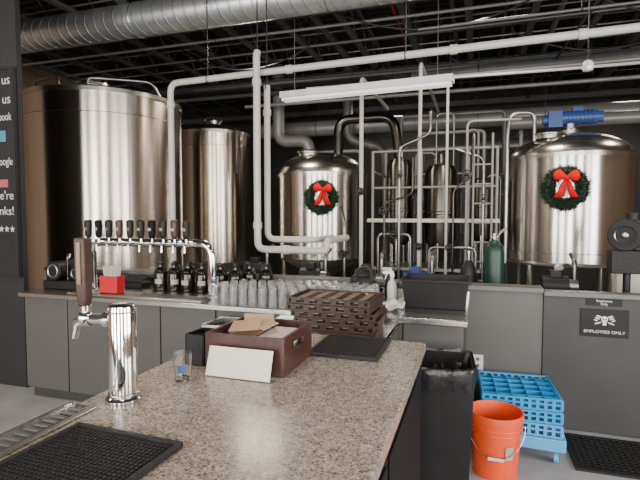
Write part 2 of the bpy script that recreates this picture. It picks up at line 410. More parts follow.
# ---------------------------------------------------------------- back bar cabinets + worktop
edges = [-3.72, -3.25, -2.33, -1.84, -1.32, -.45, -.06]
for i in range(len(edges)-1):
    a, c = edges[i]+.001, edges[i+1]-.001
    T = thing('bar_cabinet', 'grey painted under-counter cabinet unit with flat door', 'cabinet', ((a+c)/2, 3.14, 0), group='back bar cabinets')
    w = (c-a)/2
    B().bx(-w, w, .02, .7, .1, .895).bx(-w, w, .07, .7, 0, .1).obj('body', T, CABD)
    B().bx(-w+.005, w-.005, 0, .019, .105, .89).obj('door', T, CABG, bevel=.002)
T = thing('back_bar_worktop', 'long stainless steel worktop over grey cabinets', 'worktop', (-1.83, 3.46, .895))
B().bx(-1.92, 1.79, -.36, .36, 0, .04).obj('worktop_slab', T, TOPST, bevel=.006)
B().bx(-1.92, 1.79, .36, .385, 0, .12).obj('backsplash', T, TOPST, bevel=.004)
T = thing('worktop_drip_tray', 'wide recessed stainless drip tray beneath the tap tower', 'drip tray', (-2.62, 3.25, .936))
B().bx(-.62, .66, -.12, .07, 0, .016).obj('tray', T, TOPST, bevel=.004)
b = B()
for i in range(60): b.bx(-.6+i*.0207, -.592+i*.0207, -.105, .055, .016, .019)
b.obj('grate', T, STEELD, smooth=False)
T = thing('underbar_sink', 'stainless steel underbar sink unit with raised rim', 'sink', (-.88, 2.83, 0))
b = B(); b.bx(-.42, .42, -.27, .27, .62, .66).bx(-.42, .42, -.27, -.25, .66, .9).bx(-.42, .42, .25, .27, .66, .9).bx(-.42, -.40, -.25, .25, .66, .9).bx(.40, .42, -.25, .25, .66, .9)
b.bx(-.42, .42, -.27, .27, .885, .9); b.obj('basin', T, TOPST, bevel=.003)
for x in (-.39, .39):
    for y in (-.24, .24): B().cyl((x, y, 0), (x, y, .62), .02).cyl((x, y, 0), (x, y, .03), .028).obj('leg', T, STEELD)
T = thing('speed_rail', 'stainless bottle well with black liner on the counter front', 'bottle well', (-1.58, 2.97, .66))
b = B(); b.bx(-.2, .2, -.13, .12, 0, .01).bx(-.2, .2, -.13, -.12, 0, .19).bx(-.2, .2, .11, .12, 0, .2).bx(-.2, -.19, -.13, .12, 0, .19).bx(.19, .2, -.13, .12, 0, .19)
b.obj('well_body', T, TOPST, bevel=.003)
B().bx(-.18, .18, -.115, .105, .011, .15).obj('liner', T, BLACK, bevel=.006)

T = thing('tap_tower', 'chrome pipe draft tower with a row of ten faucets', 'beer tap tower', (-2.6, 3.40, .936))
B().tube([(-.62, 0, .0), (-.62, 0, .43), (.58, 0, .43), (.58, 0, 0)], .036, 24, .12).obj('tower_pipe', T, CHROME)
for x in (-.62, .58): B().lathe([(0, 0), (.065, 0), (.065, .008), (.045, .016), (.036, .02)], 28, (x, 0, 0)).obj('base_flange', T, CHROME)
for i in range(10):
    x = -.57+i*.108
    F = B(); F.cyl((x, -.03, .43), (x, -.085, .43), .011, seg=12).ball((x, -.09, .432), .015).tube([(x, -.085, .425), (x, -.112, .41), (x, -.118, .36)], [.012, .011, .008], 12)
    F.cyl((x, -.09, .44), (x, -.09, .468), .009, seg=12)
    F.obj('faucet', T, CHROME)
    hm = (BLACK, BLKBASE, BLACK, WOODD, BLACK)[i % 5]
    h = B(); h.tube([(x, -.09, .466), (x, -.09, .48), (x, -.09, .50), (x, -.091, .60), (x, -.091, .615), (x, -.091, .622)], [.012, .024, .028, .031, .028, .018], 10)
    ho = h.obj('tap_handle', T, hm)
    B().box((x, -.1225, .545), (.026, .003, .022)).obj('handle_label', ho, (YEL, LABW, YEL, LABW, YEL)[i % 5])

T = thing('growler', 'squat dark brown glass growler with pale label on worktop', 'growler', (-2.66, 3.60, .936), .2, group='growlers on the back counter')
B().lathe([(0, 0), (.056, 0), (.062, .006), (.062, .14), (.057, .165), (.038, .19), (.022, .203), (.02, .225), (0, .225)], 24).obj('bottle', T, AMBER)
b = B()
for k in range(7):
    a = -math.pi/2+(-.45+k*.15); a2 = a+.15
    q = [b.bm.verts.new((.063*math.cos(x), .063*math.sin(x), z)) for x, z in ((a, .06), (a2, .06), (a2, .10), (a, .10))]
    b.bm.faces.new(q)
b.obj('paper_label', T, LABW)
B().lathe([(0, .225), (.024, .22), (.024, .245), (0, .247)], 18).obj('cap', T, BLACK)
B().torus((.030, 0, .19), .018, .004, 'Y', 16, 6).obj('ring_handle', T, AMBER)
for x, y in ((-2.52, 3.60), (-2.38, 3.60), (-2.24, 3.60), (-2.6, 3.74), (-2.46, 3.74), (-2.32, 3.74), (-2.06, 3.60), (-1.92, 3.60), (-2.0, 3.74), (-1.86, 3.74), (-1.70, 3.74)):
    dup(T, (x, y, .936), random.uniform(-.3, .7))

gm = None
for j in range(6):
    for i in range(17):
        x = -1.87+i*.080+(.03 if j % 2 else 0); y = 3.18+j*.083
        if x > -.68 or (x < -1.58 and j >= 5) or (x < -1.8 and j >= 4): continue
        if gm is None:
            gm = B().lathe([(0, .14), (.027, .14), (.036, 0), (.0335, 0), (.0245, .127), (0, .127)], 18).obj('pint_glass', None, PINTG)
            o = gm
        else:
            o = gm.copy(); COL.objects.link(o)
        o.location = (x+random.uniform(-.003, .003), y+random.uniform(-.004, .004), .936)
        tag(o, 'clear pint glass upside down on stainless worktop', 'glass', 'pint glasses drying on the worktop')

T = thing('red_caddy', 'small red plastic caddy with white slips on worktop', 'caddy', (-2.87, 3.24, .957))
b = B(); b.bx(-.085, .085, -.05, .05, 0, .006).bx(-.085, .085, -.05, -.044, 0, .14).bx(-.085, .085, .044, .05, 0, .14).bx(-.085, -.079, -.044, .044, 0, .14).bx(.079, .085, -.044, .044, 0, .14)
b.obj('caddy_body', T, REDC, bevel=.004)
b = B()
for i in range(7): b.box((-.05+i*.017, 0, .12), (.004, .06, .20), (0, .06*(i-3), 0))
b.obj('white_slips', T, WHITE)
T = thing('counter_machine', 'black countertop machine with round drums and chrome fittings', 'machine', (-3.49, 3.46, .936))
B().bx(-.22, .2, -.14, .16, 0, .075).obj('base', T, BLACK, bevel=.01)
B().cyl((-.12, -.12, .16), (-.12, .12, .16), .085, seg=28).obj('drum', T, BLACK, bevel=.006)
B().cyl((.09, -.08, .14), (.09, .12, .14), .065, seg=28).obj('drum', T, BLACK, bevel=.006)
B().torus((-.12, -.12, .16), .055, .008, 'Y').obj('drum_ring', T, STEELD)
B().torus((.09, -.08, .14), .04, .006, 'Y').obj('drum_ring', T, STEELD)
B().tube([(-.02, -.05, .08), (-.02, -.05, .3), (.06, -.09, .32), (.06, -.11, .28)], .008, 10, .03).obj('spout', T, CHROME)
B().bx(-.07, .03, 0, .12, .075, .26).obj('housing', T, BLKMET, bevel=.01)
T = thing('payment_terminal', 'black box with sloped top on worktop', 'terminal', (-2.98, 3.66, .936))
B().bx(-.12, .12, -.08, .08, 0, .05).obj('body', T, BLACK, bevel=.01)
B().box((0, 0, .075), (.2, .12, .012), (.35, 0, 0)).obj('screen', T, BLKMET, bevel=.003)

T = thing('flight_tray', 'wide dark brown wooden serving tray with tan blocks, stacked on others', 'tray', (0, 0, 0), group='stacked wooden serving trays')
a, d, h = .25, .17, .036
B().bx(-a, a, -d, d, 0, .008).obj('base_board', T, WOODM, bevel=.001)
for s in (-1, 1):
    B().bx(*sorted((s*a, s*(a-.012))), -d, d, .008, h).obj('side_rail', T, WOODD, bevel=.001)
    y0, y1 = sorted((s*d, s*(d-.012))); bb = B()
    bb.bx(-a+.012, a-.012, y0, y1, .026, h)
    for i in range(6): bb.bx(-.225+i*.082, -.19+i*.082, y0, y1, .008, .026)
    bb.obj('end_rail', T, WOODD, bevel=.001)
B().bx(-a+.014, a-.014, -d+.016, d-.016, .008, .02).obj('inner_mat', T, BLACK)
for j in range(5): B().bx(-a+.04+j*.093, -a+.08+j*.093, -d+.003, d-.003, .0205, .0258).obj('divider', T, WOODL)
t0 = T
for i in range(6):
    loc = (-.775+random.uniform(-.022, .022), 2.76+random.uniform(-.02, .02), .9005+i*.0365); rz = random.uniform(-.06, .06)
    if i == 0: t0.location = loc; t0.rotation_euler = (0, 0, rz)
    else: dup(t0, loc, rz)

T = thing('bus_tub', 'black plastic bus tub on stainless worktop', 'tub', (-.27, 3.61, .936))
def tub(b, x, y, h, tp=.9, t=.006):
    o = [(-x*tp, -y*tp, 0), (x*tp, -y*tp, 0), (x*tp, y*tp, 0), (-x*tp, y*tp, 0)]; u = [(-x, -y, h), (x, -y, h), (x, y, h), (-x, y, h)]
    ui = [(-x+t, -y+t, h), (x-t, -y+t, h), (x-t, y-t, h), (-x+t, y-t, h)]; oi = [(-x*tp+t, -y*tp+t, t), (x*tp-t, -y*tp+t, t), (x*tp-t, y*tp-t, t), (-x*tp+t, y*tp-t, t)]
    V = [[b.bm.verts.new(p) for p in q] for q in (o, u, ui, oi)]
    b.bm.faces.new(V[0][::-1]); b.bm.faces.new(V[3])
    for a, c in zip(V, V[1:]): b.bridge(a, c)
b = B(); tub(b, .23, .18, .20); b.obj('tub_body', T, BLACK, bevel=.004)
b = B(); b.bx(-.245, .245, -.195, -.175, .188, .206).bx(-.245, .245, .175, .195, .188, .206).bx(-.245, -.225, -.175, .175, .188, .206).bx(.225, .245, -.175, .175, .188, .206); b.obj('rim', T, BLACK, bevel=.004)
def spray(loc, rz, m, label):
    T = thing('spray_bottle', label, 'spray bottle', loc, rz)
    B().lathe([(0, 0), (.036, 0), (.038, .01), (.038, .12), (.03, .16), (.014, .18), (.014, .2), (0, .2)], 20).obj('bottle', T, m)
    B().box((.0, 0, .215), (.03, .025, .03)).box((-.03, 0, .235), (.08, .022, .022)).box((-.045, 0, .205), (.008, .012, .05), (0, .4, 0)).obj('trigger_head', T, WHITE, bevel=.003)
spray((-.59, 3.56, .936), .3, WHITE, 'white spray bottle on the stainless worktop')
spray((-.64, 3.75, .936), -.6, GREENC, 'green spray bottle on the stainless worktop')
T = thing('tool_bag', 'black soft tool bag slumped on the stainless worktop', 'bag', (-.84, 3.74, .937))
b = B(); b.ball((0, 0, .095), .095, (1.1, .7, .95), seg=20).ball((.07, .0, .07), .065, (1, .8, 1)).ball((-.06, .01, .13), .06, (1, .8, 1)); b.obj('bag_body', T, BLKMET)
B().tube([(-.07, 0, .16), (-.05, 0, .24), (.04, 0, .25), (.07, 0, .12)], .009, 8, .04).obj('bag_handle', T, BLKMET)
b = B(); N = 14; V = []
for i in range(N+1):
    row = []
    for j in range(N+1):
        x = -.09+.18*i/N; y = -.1+.2*j/N; z = .02+.022*math.sin(x*60)*math.cos(y*40)+.04*math.exp(-(x*x+y*y)*200)
        row.append(b.bm.verts.new((x+.01*math.sin(y*30), y, max(.003, z))))
    V.append(row)
for i in range(N):
    for j in range(N): b.bm.faces.new((V[i][j], V[i+1][j], V[i+1][j+1], V[i][j+1]))
o = b.obj('bar_towel', None, CLOTH, loc=(-.57, 3.34, .936)); tag(o, 'crumpled white bar towel on stainless worktop', 'towel')
sm = o.modifiers.new('s', 'SOLIDIFY'); sm.thickness = .004; sm.offset = 1

# ---------------------------------------------------------------- floor items on service side
T = thing('trash_bin', 'tall black trash bin lined with a black bag beside the bar', 'trash bin', (-.165, 2.76, 0), R(4))
b = B(); tub(b, .16, .19, .78, .84, .008); b.obj('bin_body', T, BLACK, bevel=.008)
b = B(); pts = []
for i in range(48):
    a = 2*math.pi*i/48; c, s = math.cos(a), math.sin(a); q = (abs(c)**7+abs(s)**7)**(-1/7)
    pts.append(Vector((.167*c*q*(1+random.uniform(-.02, .03)), .198*s*q*(1+random.uniform(-.02, .02)), .785+random.uniform(-.008, .008))))
R0 = []
for dz, sc in ((-.10, 1.0), (-.06, 1.03), (-.03, 1.04), (.0, 1.025), (.008, .99), (-.02, .95), (-.12, .88)):
    R0.append([b.bm.verts.new(Vector((p.x*sc*(1+random.uniform(-.015, .02)), p.y*sc*(1+random.uniform(-.015, .02)), p.z+dz+(random.uniform(-.04, .03) if dz < -.09 else 0)))) for p in pts])
for a, c in zip(R0, R0[1:]): b.bridge(a, c)
b.bm.faces.new(R0[-1]); b.obj('bag_liner', T, BAG)
T = thing('plastic_bucket', 'orange-red plastic bucket with wire handle on the floor', 'bucket', (.135, 3.12, 0))
B().lathe([(0, 0), (.13, 0), (.133, .01), (.153, .34), (.163, .342), (.166, .37), (.163, .39), (.155, .39), (.15, .36), (.127, .012), (0, .012)], 40).torus((0, 0, .31), .154, .005).torus((0, 0, .28), .152, .004).obj('bucket_body', T, ORANGE)
pts = [(.168*math.cos(a), -.03-.155*math.sin(a)*.8, .32-.17*math.sin(a)) for a in [math.pi*i/20 for i in range(21)]]
B().tube(pts, .003, 8).obj('wire_handle', T, STEELD)
B().cyl((-.045, -.16, .15), (.045, -.16, .15), .01, seg=10).obj('grip', T, WHITE)
B().box((.075, -.128, .18), (.05, .002, .08), (.07, 0, .53)).obj('bucket_label', T, LABW)
def rack(loc, mat, label, rz=0, h=.1, s=.245):
    T = thing('glass_rack', label, 'glass rack', loc, rz, group='stacked blue glass racks')
    b = B()
    for z in (.006, h*.52, h-.008):
        t = .006
        b.bx(-s, s, -s, -s+.012, z-t, z+t).bx(-s, s, s-.012, s, z-t, z+t).bx(-s, -s+.012, -s+.012, s-.012, z-t, z+t).bx(s-.012, s, -s+.012, s-.012, z-t, z+t)
    for i in range(11):
        x = -s+.006+i*(2*s-.012)/10
        b.box((x, -s+.006, h/2), (.02, .010, h-.02)).box((x, s-.006, h/2), (.02, .010, h-.02))
        b.box((-s+.006, x, h/2), (.010, .02, h-.02)).box((s-.006, x, h/2), (.010, .02, h-.02))
    b.obj('outer_frame', T, mat, smooth=False)
    b = B()
    for i in range(1, 16):
        x = -s+i*2*s/16; b.bx(x-.005, x+.005, -s+.012, s-.012, .003, .010).bx(-s+.012, s-.012, x-.005, x+.005, .003, .010)
    b.obj('base_grid', T, mat, smooth=False)
    b = B()
    for i in range(1, 5):
        x = -s+i*2*s/5; b.bx(x-.002, x+.002, -s+.012, s-.012, .02, h-.02).bx(-s+.012, s-.012, x-.002, x+.002, .02, h-.02)
    b.obj('divider_grid', T, mat, smooth=False)
    return T
T = thing('rack_dolly', 'light blue plastic rack dolly with swivel casters', 'dolly', (.315, 3.57, 0), R(-3))
b = B(); b.bx(-.265, .265, -.265, -.245, .09, .17).bx(-.265, .265, .245, .265, .09, .17).bx(-.265, -.245, -.245, .245, .09, .17).bx(.245, .265, -.245, .245, .09, .17).bx(-.245, .245, -.245, .245, .10, .12)
b.obj('dolly_deck', T, BLUEL, bevel=.006)
for x in (-.21, .21):
    for y in (-.21, .21):
        cst = B().bx(x-.022, x+.022, y-.03, y+.03, .078, .09).bx(x-.022, x-.018, y-.02, y+.02, .03, .085).bx(x+.018, x+.022, y-.02, y+.02, .03, .085).obj('caster', T, STEELD)
        B().cyl((x-.014, y, .036), (x+.014, y, .036), .036, seg=20).obj('wheel', cst, BLUEL if x > 0 else BLACK)
rack((.315, 3.57, .171), BLUEL, 'light blue plastic glass rack stacked on a dolly', R(-3), .085)
rack((.295, 3.565, .258), BLUE, 'bright blue plastic glass rack at the middle of a stack', R(2), .08)
rack((.29, 3.565, .340), BLUE, 'bright blue plastic glass rack on top of a stack', R(3), .08)
T = thing('floor_mat', 'black perforated rubber anti-fatigue mat in front of the gate', 'floor mat', (.62, 3.28, .001))
b = B(); b.bx(0, .95, 0, .025, 0, .014).bx(0, .95, .5, .525, 0, .014).bx(0, .025, .025, .5, 0, .014).bx(.925, .95, .025, .5, 0, .014)
for i in range(1, 24): b.bx(i*.0385, i*.0385+.012, .025, .5, 0, .012)
for i in range(1, 13): b.bx(.025, .925, i*.038, i*.038+.012, 0, .0118)
b.obj('mat_grid', T, RUBBER, smooth=False)
B().bx(.01, .94, .01, .515, 0, .003).obj('mat_backing', T, RUBBER)

# ---------------------------------------------------------------- tanks
def tank(name, loc, r, zb, zt, dh, label, mat, seams, cone=True, legs=4, a0=.5):
    T = thing(name, label, 'tank', (loc[0], loc[1], 0))
    B().lathe([(r-.03, zb), (r, zb), (r, zt-.05)], 128).obj('shell', T, mat)
    B().lathe([(r, zt-.05), (r+.014, zt-.05), (r+.014, zt), (r-.02, zt)], 96).obj('rim_band', T, STEELP)
    for s in seams: B().torus((0, 0, s), r, .0035, seg=96, rs=6).obj('weld_seam', T, STEELM)
    B().lathe([(r-.02, zt+.0)]+[((r-.02)*math.cos(a), zt+dh*math.sin(a)) for a in [math.pi/2*i/10 for i in range(1, 11)]], 64).obj('dome_lid', T, STEELP)
    zc = max(.35, zb-.35) if cone else zb-.08
    B().lathe([(r-.03, zb+.01), (r-.05, zb-.03), (.08, zc), (.05, zc-.05), (0, zc-.05)], 64).obj('bottom_cone', T, STEELM)
    for k in range(legs):
        a = a0+k*2*math.pi/legs
        x, y = (r-.1)*math.cos(a), (r-.1)*math.sin(a)
        B().cyl((x, y, .02), (x, y, zb+.02), .04).lathe([(0, 0), (.07, 0), (.07, .015), (.04, .03)], 20, (x, y, 0)).obj('leg', T, STEELP)
    return T
def manway(T, p, r=.2):
    x, y, z = p
    m = B().lathe([(0, 0), (r, 0), (r, .06), (r+.03, .065), (r+.03, .085), (r*.9, .11), (0, .14)], 32, p).obj('manway_hatch', T, STEELP)
    B().tube([(x-r-.03, y, z+.09), (x-r, y, z+.17), (x+r, y, z+.17), (x+r+.03, y, z+.09)], .012, 8, .05).obj('hatch_bar', m, STEELD)
T1 = tank('fermentation_tank', (-4.586, 5.115), .95, .75, 3.02, .10, 'very large cylindrical brushed stainless fermenter with flat lid', STEELW, (2.75,), a0=.8)
manway(T1, (.1, -.3, 3.10), .18)
B().tube([(.3, -.6, 3.05), (.3, -.6, 3.18), (.88, -.2, 3.18), (.92, -.1, 3.02)], .016, 12, .09).obj('cleaning_pipe', T1, STEELM)
B().tube([(-.5, -.6, 3.0), (-.5, -.6, 3.2), (.0, -.72, 3.2), (.0, -.72, 3.02)], .016, 12, .08).obj('vent_pipe', T1, STEELM)
T2 = tank('fermentation_tank', (-4.40, 7.50), .62, .8, 3.0, .16, 'tall narrow brushed stainless fermenter standing between tanks', STEELW, (2.75,))
manway(T2, (0, 0, 3.13), .15)
T3 = tank('brew_kettle', (-2.38, 7.43), .72, .93, 2.24, .36, 'stainless brew kettle with domed lid carrying a wreath', STEEL, (1.05,), a0=.3)
B().lathe([(0, 0), (.17, 0), (.17, .05), (.2, .055), (.2, .075), (.1, .11), (0, .12)], 28, (-.12, -.28, 2.5)).obj('manway_hatch', T3, STEELP)
T4 = tank('mash_tun', (1.11, 6.80), .72, 1.04, 2.32, .3, 'stainless mash tun with domed lid, blue motor and wreath', STEEL, (1.15,), a0=.7, cone=False)
B().torus((0, 0, 1.02), .72, .022, seg=64).obj('base_ring', T4, STEELP)
B().tube([(-.45, -.35, 2.5), (-.45, -.35, 2.85), (-.72, -.4, 2.85), (-.76, -.42, 2.6), (-.76, -.42, 1.0)], .022, 12, .1).obj('spray_ball_pipe', T4, STEELD)
B().lathe([(0, 2.6), (.12, 2.6), (.12, 2.66), (.08, 2.68), (.08, 2.74), (0, 2.74)], 24).obj('motor_mount', T4, STEELP)
b = B().cyl((-.12, 0, 2.82), (.3, 0, 2.82), .085, seg=28).box((-.18, 0, 2.8), (.16, .2, .2)).cyl((-.26, 0, 2.8), (-.32, 0, 2.8), .06).box((.08, 0, 2.92), (.12, .1, .05))
for i in range(8): b.cyl((-.08+i*.045, 0, 2.82), (-.07+i*.045, 0, 2.82), .094, seg=28)
b.obj('gear_motor', T4, NAVY)
B().cyl((.3, 0, 2.82), (.36, 0, 2.82), .07, seg=24).obj('motor_fan_cover', T4, NAVY)
B().lathe([(0, 0), (.16, 0), (.16, .04), (.19, .045), (.19, .06), (0, .1)], 28, (-.28, -.3, 2.52)).obj('manway_hatch', T4, STEELP)
def valve(T, x, y, z, L=.12):
    v = B().cyl((x, y, z), (x, y-L, z), .025).cyl((x, y-L*.5, z), (x, y-L*.5-.02, z), .05, seg=20).obj('sample_valve', T, STEELP)
    B().box((x+.05, y-L*.6, z+.03), (.12, .012, .02)).obj('valve_lever', v, BLACK)
valve(T3, .1, -.70, 1.02); valve(T4, -.2, -.68, 1.0)

def wreath(tx, ty, r, z, ang, RR, label):
    dx, dy = math.sin(ang), -math.cos(ang)
    T = thing('christmas_wreath', label, 'wreath', (tx+dx*(r+.065), ty+dy*(r+.065), z), ang, group='christmas wreaths')
    b = B(); b.torus((0, 0, 0), RR*.72, RR*.17, 'Y', 40, 8)
    for i in range(2600):
        a = random.uniform(0, 2*math.pi); c = random.uniform(-.6*math.pi, 1.6*math.pi)
        rr = RR*.16; rad = Vector((math.cos(a), 0, math.sin(a)))
        nrm = rad*math.cos(c)+Vector((0, -1, 0))*math.sin(c)
        if nrm.y > .55: continue
        p = rad*RR*.72+nrm*rr
        tang = Vector((-math.sin(a), 0, math.cos(a)))
        d = (nrm+tang*random.uniform(-.9, .9)+Vector((random.uniform(-.4, .4),)*3)).normalized()
        if d.y > .2: d.y = .2
        q = p+d*RR*random.uniform(.1, .28); sd = d.cross(Vector((random.random(), random.random(), .3))).normalized()*RR*.024
        b.tri(p+sd, p-sd, q)
    b.obj('foliage', T, LEAF, smooth=False)
    yb = -RR*.36; c0 = Vector((.02, yb, RR*.45)); s = RR
    for sg, tilt in ((-1, .35), (1, .2)):
        b = B()
        u = Vector((sg*math.cos(tilt), 0, math.sin(tilt))); v = Vector((0, 1, 0)); w_ = u.cross(v)
        pr = [(0, .05), (.15, .16), (.32, .24), (.45, .22), (.52, .1)]
        rings = []
        for (l, h) in pr:
            rings.append([b.bm.verts.new(c0+u*l*s+w_*h*s*math.cos(2*math.pi*k/12)+v*.1*s*math.sin(2*math.pi*k/12)) for k in range(12)])
        for a_, c_ in zip(rings, rings[1:]): b.bridge(a_, c_)
        b.bm.faces.new(rings[-1]); b.bm.faces.new(rings[0])
        b.obj('bow_loop', T, BOWR)
    B().ball(c0-Vector((0, .03*s, 0)), .11*s, (1, .8, 1)).obj('bow_knot', T, BOWR)
    for sg in (-1, 1):
        b = B()
        pts = [c0+Vector((0, .0, 0)), c0+Vector((sg*.12*s, -.03*s, -.3*s)), c0+Vector((sg*.2*s, .0, -.6*s)), c0+Vector((sg*.33*s, -.02*s, -.85*s))]
        hw = [.05, .11, .14, .16]
        L = [b.bm.verts.new(p-Vector((hw[i]*s, 0, 0))) for i, p in enumerate(pts)]; Q = [b.bm.verts.new(p+Vector((hw[i]*s, .0, 0))) for i, p in enumerate(pts)]
        for i in range(3): b.bm.faces.new((L[i], Q[i], Q[i+1], L[i+1]))
        o = b.obj('bow_tail', T, BOWR); so = o.modifiers.new('s', 'SOLIDIFY'); so.thickness = .006
wreath(-2.38, 7.43, .72, 1.85, R(17), .26, 'green wreath with red bow hung on a brew kettle')
wreath(1.11, 6.80, .72, 1.90, R(-12), .26, 'green wreath with red bow hung on a mash tun')

# ---------------------------------------------------------------- pipes
def pipe(name, label, pts, r, mat, fil=.1, hang=(), cat='pipe', group=None, fl=(), wheel=()):
    base = Vector(pts[0]); T = thing(name, label, cat, base, group=group)
    B().tube([Vector(p)-base for p in pts], r, 14, fil).obj('pipe_run', T, mat)
    for hp in hang:
        v = Vector(hp)-base; B().cyl(v, (v.x, v.y, ZC-base.z), .006, seg=8).torus(v, r+.004, .005, 'X', 20, 6).obj('hanger_rod', T, BLKMET)
    AX = {'X': Vector((1, 0, 0)), 'Y': Vector((0, 1, 0)), 'Z': Vector((0, 0, 1))}
    for f in fl:
        v = Vector(f[0])-base; ax = AX[f[1]]*.03
        B().cyl(v-ax, v+ax, r*1.25, seg=18).obj('coupling', T, mat)
    for f in wheel:
        v = Vector(f)-base
        B().ball(v, r*1.9).cyl(v, v+Vector((0, -.09, 0)), r*.6, seg=10).torus(v+Vector((0, -.09, 0)), .045, .008, 'Y', 18, 6).box(v+Vector((0, -.09, 0)), (.08, .008, .01)).obj('valve_wheel', T, BLKMET)
    return T
T = thing('spiral_duct', 'large galvanised spiral ventilation duct hung below the ceiling', 'duct', (-2, 4.56, 3.76))
B().cyl((-5.5, 0, 0), (6.4, 0, 0), .18, seg=48).obj('duct_run', T, DUCT)
for x in (-3.6, -1.6, .6, 2.8):
    B().torus((x, 0, 0), .183, .006, 'X', 40, 6).obj('joint_band', T, STEELD)
    B().cyl((x, 0, .18), (x, 0, ZC-3.76), .006, seg=8).obj('hanger_rod', T, BLKMET)
pipe('insulated_pipe', 'long white jacketed pipe rising then running under the ceiling', [(-3.06, 4.36, 0), (-3.06, 4.36, 2.97), (2.6, 4.05, 2.97)], .032, WHITEP, .1, [(-2.6, 4.335, 2.97), (-.6, 4.225, 2.97), (1.2, 4.127, 2.97)], fl=(((-1.7, 4.285, 2.97), 'X'), ((-.2, 4.203, 2.97), 'X'), ((.75, 4.151, 2.97), 'X'), ((-3.06, 4.36, 2.75), 'Z')))
pipe('insulated_pipe', 'white jacketed pipe dropping and turning toward the kettle', [(-1.995, 4.22, 3.14), (-1.995, 4.20, 3.1), (-1.995, 4.20, 1.27), (-1.30, 4.20, 1.27), (-1.30, 4.20, 1.36), (-1.30, 4.9, 1.36)], .034, WHITEP, .08, fl=(((-1.995, 4.20, 2.85), 'Z'), ((-1.995, 4.20, 1.5), 'Z'), ((-1.7, 4.20, 1.27), 'X')), hang=((-1.995, 4.22, 3.12),))
pipe('insulated_pipe', 'white jacketed pipe running beside a twin drop pipe', [(-1.965, 4.37, 2.86), (-1.965, 4.37, 1.36), (-1.45, 4.37, 1.36), (-1.45, 4.9, 1.36)], .031, WHITEP, .08, fl=(((-1.965, 4.37, 2.6), 'Z'),), hang=((-1.965, 4.37, 2.84),))
T = thing('strip_light', 'long white fluorescent strip fixture hung on chains', 'lamp', (-1.12, 4.82, 2.82), R(-4))
B().bx(-.9, .9, -.07, .07, .03, .095).obj('housing', T, WHITE, bevel=.006)
for y in (-.035, .035): B().cyl((-.88, y, .015), (.88, y, .015), .018).obj('lamp_tube', T, TUBE)
for x in (-.75, .75): B().cyl((x, 0, .095), (x, 0, ZC-2.82), .004, seg=6).obj('chain', T, STEELD)
T = thing('pipe_skid', 'grey-white tubular platform frame with handrails between kettle and mash tun', 'equipment frame', (-.5, 6.4, 0))
for x in (-.83, -.19, .40, .74):
    for y in (0, .9):
        if x > .6 and y > 0: continue
        B().cyl((x, y, 0), (x, y, 2.45 if y == 0 else 2.2), .019, seg=14).obj('post', T, FRAMEP)
for z in (1.96, 2.44):
    B().cyl((-.83, 0, z), (.74, 0, z), .016, seg=12).obj('rail', T, FRAMEP)
B().cyl((-.83, .9, 2.2), (.40, .9, 2.2), .016, seg=12).obj('rail', T, FRAMEP)
for x in (-.83, .40): B().cyl((x, 0, 2.18), (x, .9, 2.18), .016, seg=12).obj('rail', T, FRAMEP)
B().bx(-.9, .78, -.04, .08, 1.50, 1.55).obj('platform_edge', T, CREAM, bevel=.005)
B().bx(-.9, .78, .08, .30, 1.52, 1.54).obj('platform_deck', T, STEELD, bevel=.003)
for x in (-.51, .1): B().cyl((x, 0, 1.55), (x, 0, 1.96), .012, seg=10).obj('handrail_post', T, FRAMEP)
B().bx(-.83, .74, 0, .9, .86, .90).obj('deck_plate', T, STEELD)
b = B()
for i in range(9): b.cyl((.46, -.12, .3+i*.24), (.68, -.12, .3+i*.24), .010, seg=8)
b.cyl((.46, -.12, 0), (.46, -.12, 2.6), .015, seg=10).cyl((.68, -.12, 0), (.68, -.12, 2.6), .015, seg=10)
b.obj('ladder', T, FRAMEP)
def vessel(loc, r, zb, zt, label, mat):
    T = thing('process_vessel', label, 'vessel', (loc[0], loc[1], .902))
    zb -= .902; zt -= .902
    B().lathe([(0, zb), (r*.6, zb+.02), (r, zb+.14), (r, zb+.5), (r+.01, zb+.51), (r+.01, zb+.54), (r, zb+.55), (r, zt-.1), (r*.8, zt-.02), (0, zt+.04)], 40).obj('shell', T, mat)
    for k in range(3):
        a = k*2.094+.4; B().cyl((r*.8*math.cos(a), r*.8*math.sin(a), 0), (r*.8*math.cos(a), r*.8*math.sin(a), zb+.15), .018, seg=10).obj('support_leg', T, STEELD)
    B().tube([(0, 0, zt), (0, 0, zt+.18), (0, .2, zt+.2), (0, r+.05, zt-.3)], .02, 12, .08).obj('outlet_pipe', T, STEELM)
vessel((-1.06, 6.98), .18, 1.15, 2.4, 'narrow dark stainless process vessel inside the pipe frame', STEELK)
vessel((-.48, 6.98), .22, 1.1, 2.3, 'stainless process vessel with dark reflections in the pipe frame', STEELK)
vessel((.08, 6.98), .14, 1.2, 2.1, 'slim dark stainless filter vessel in the pipe frame', STEELK)
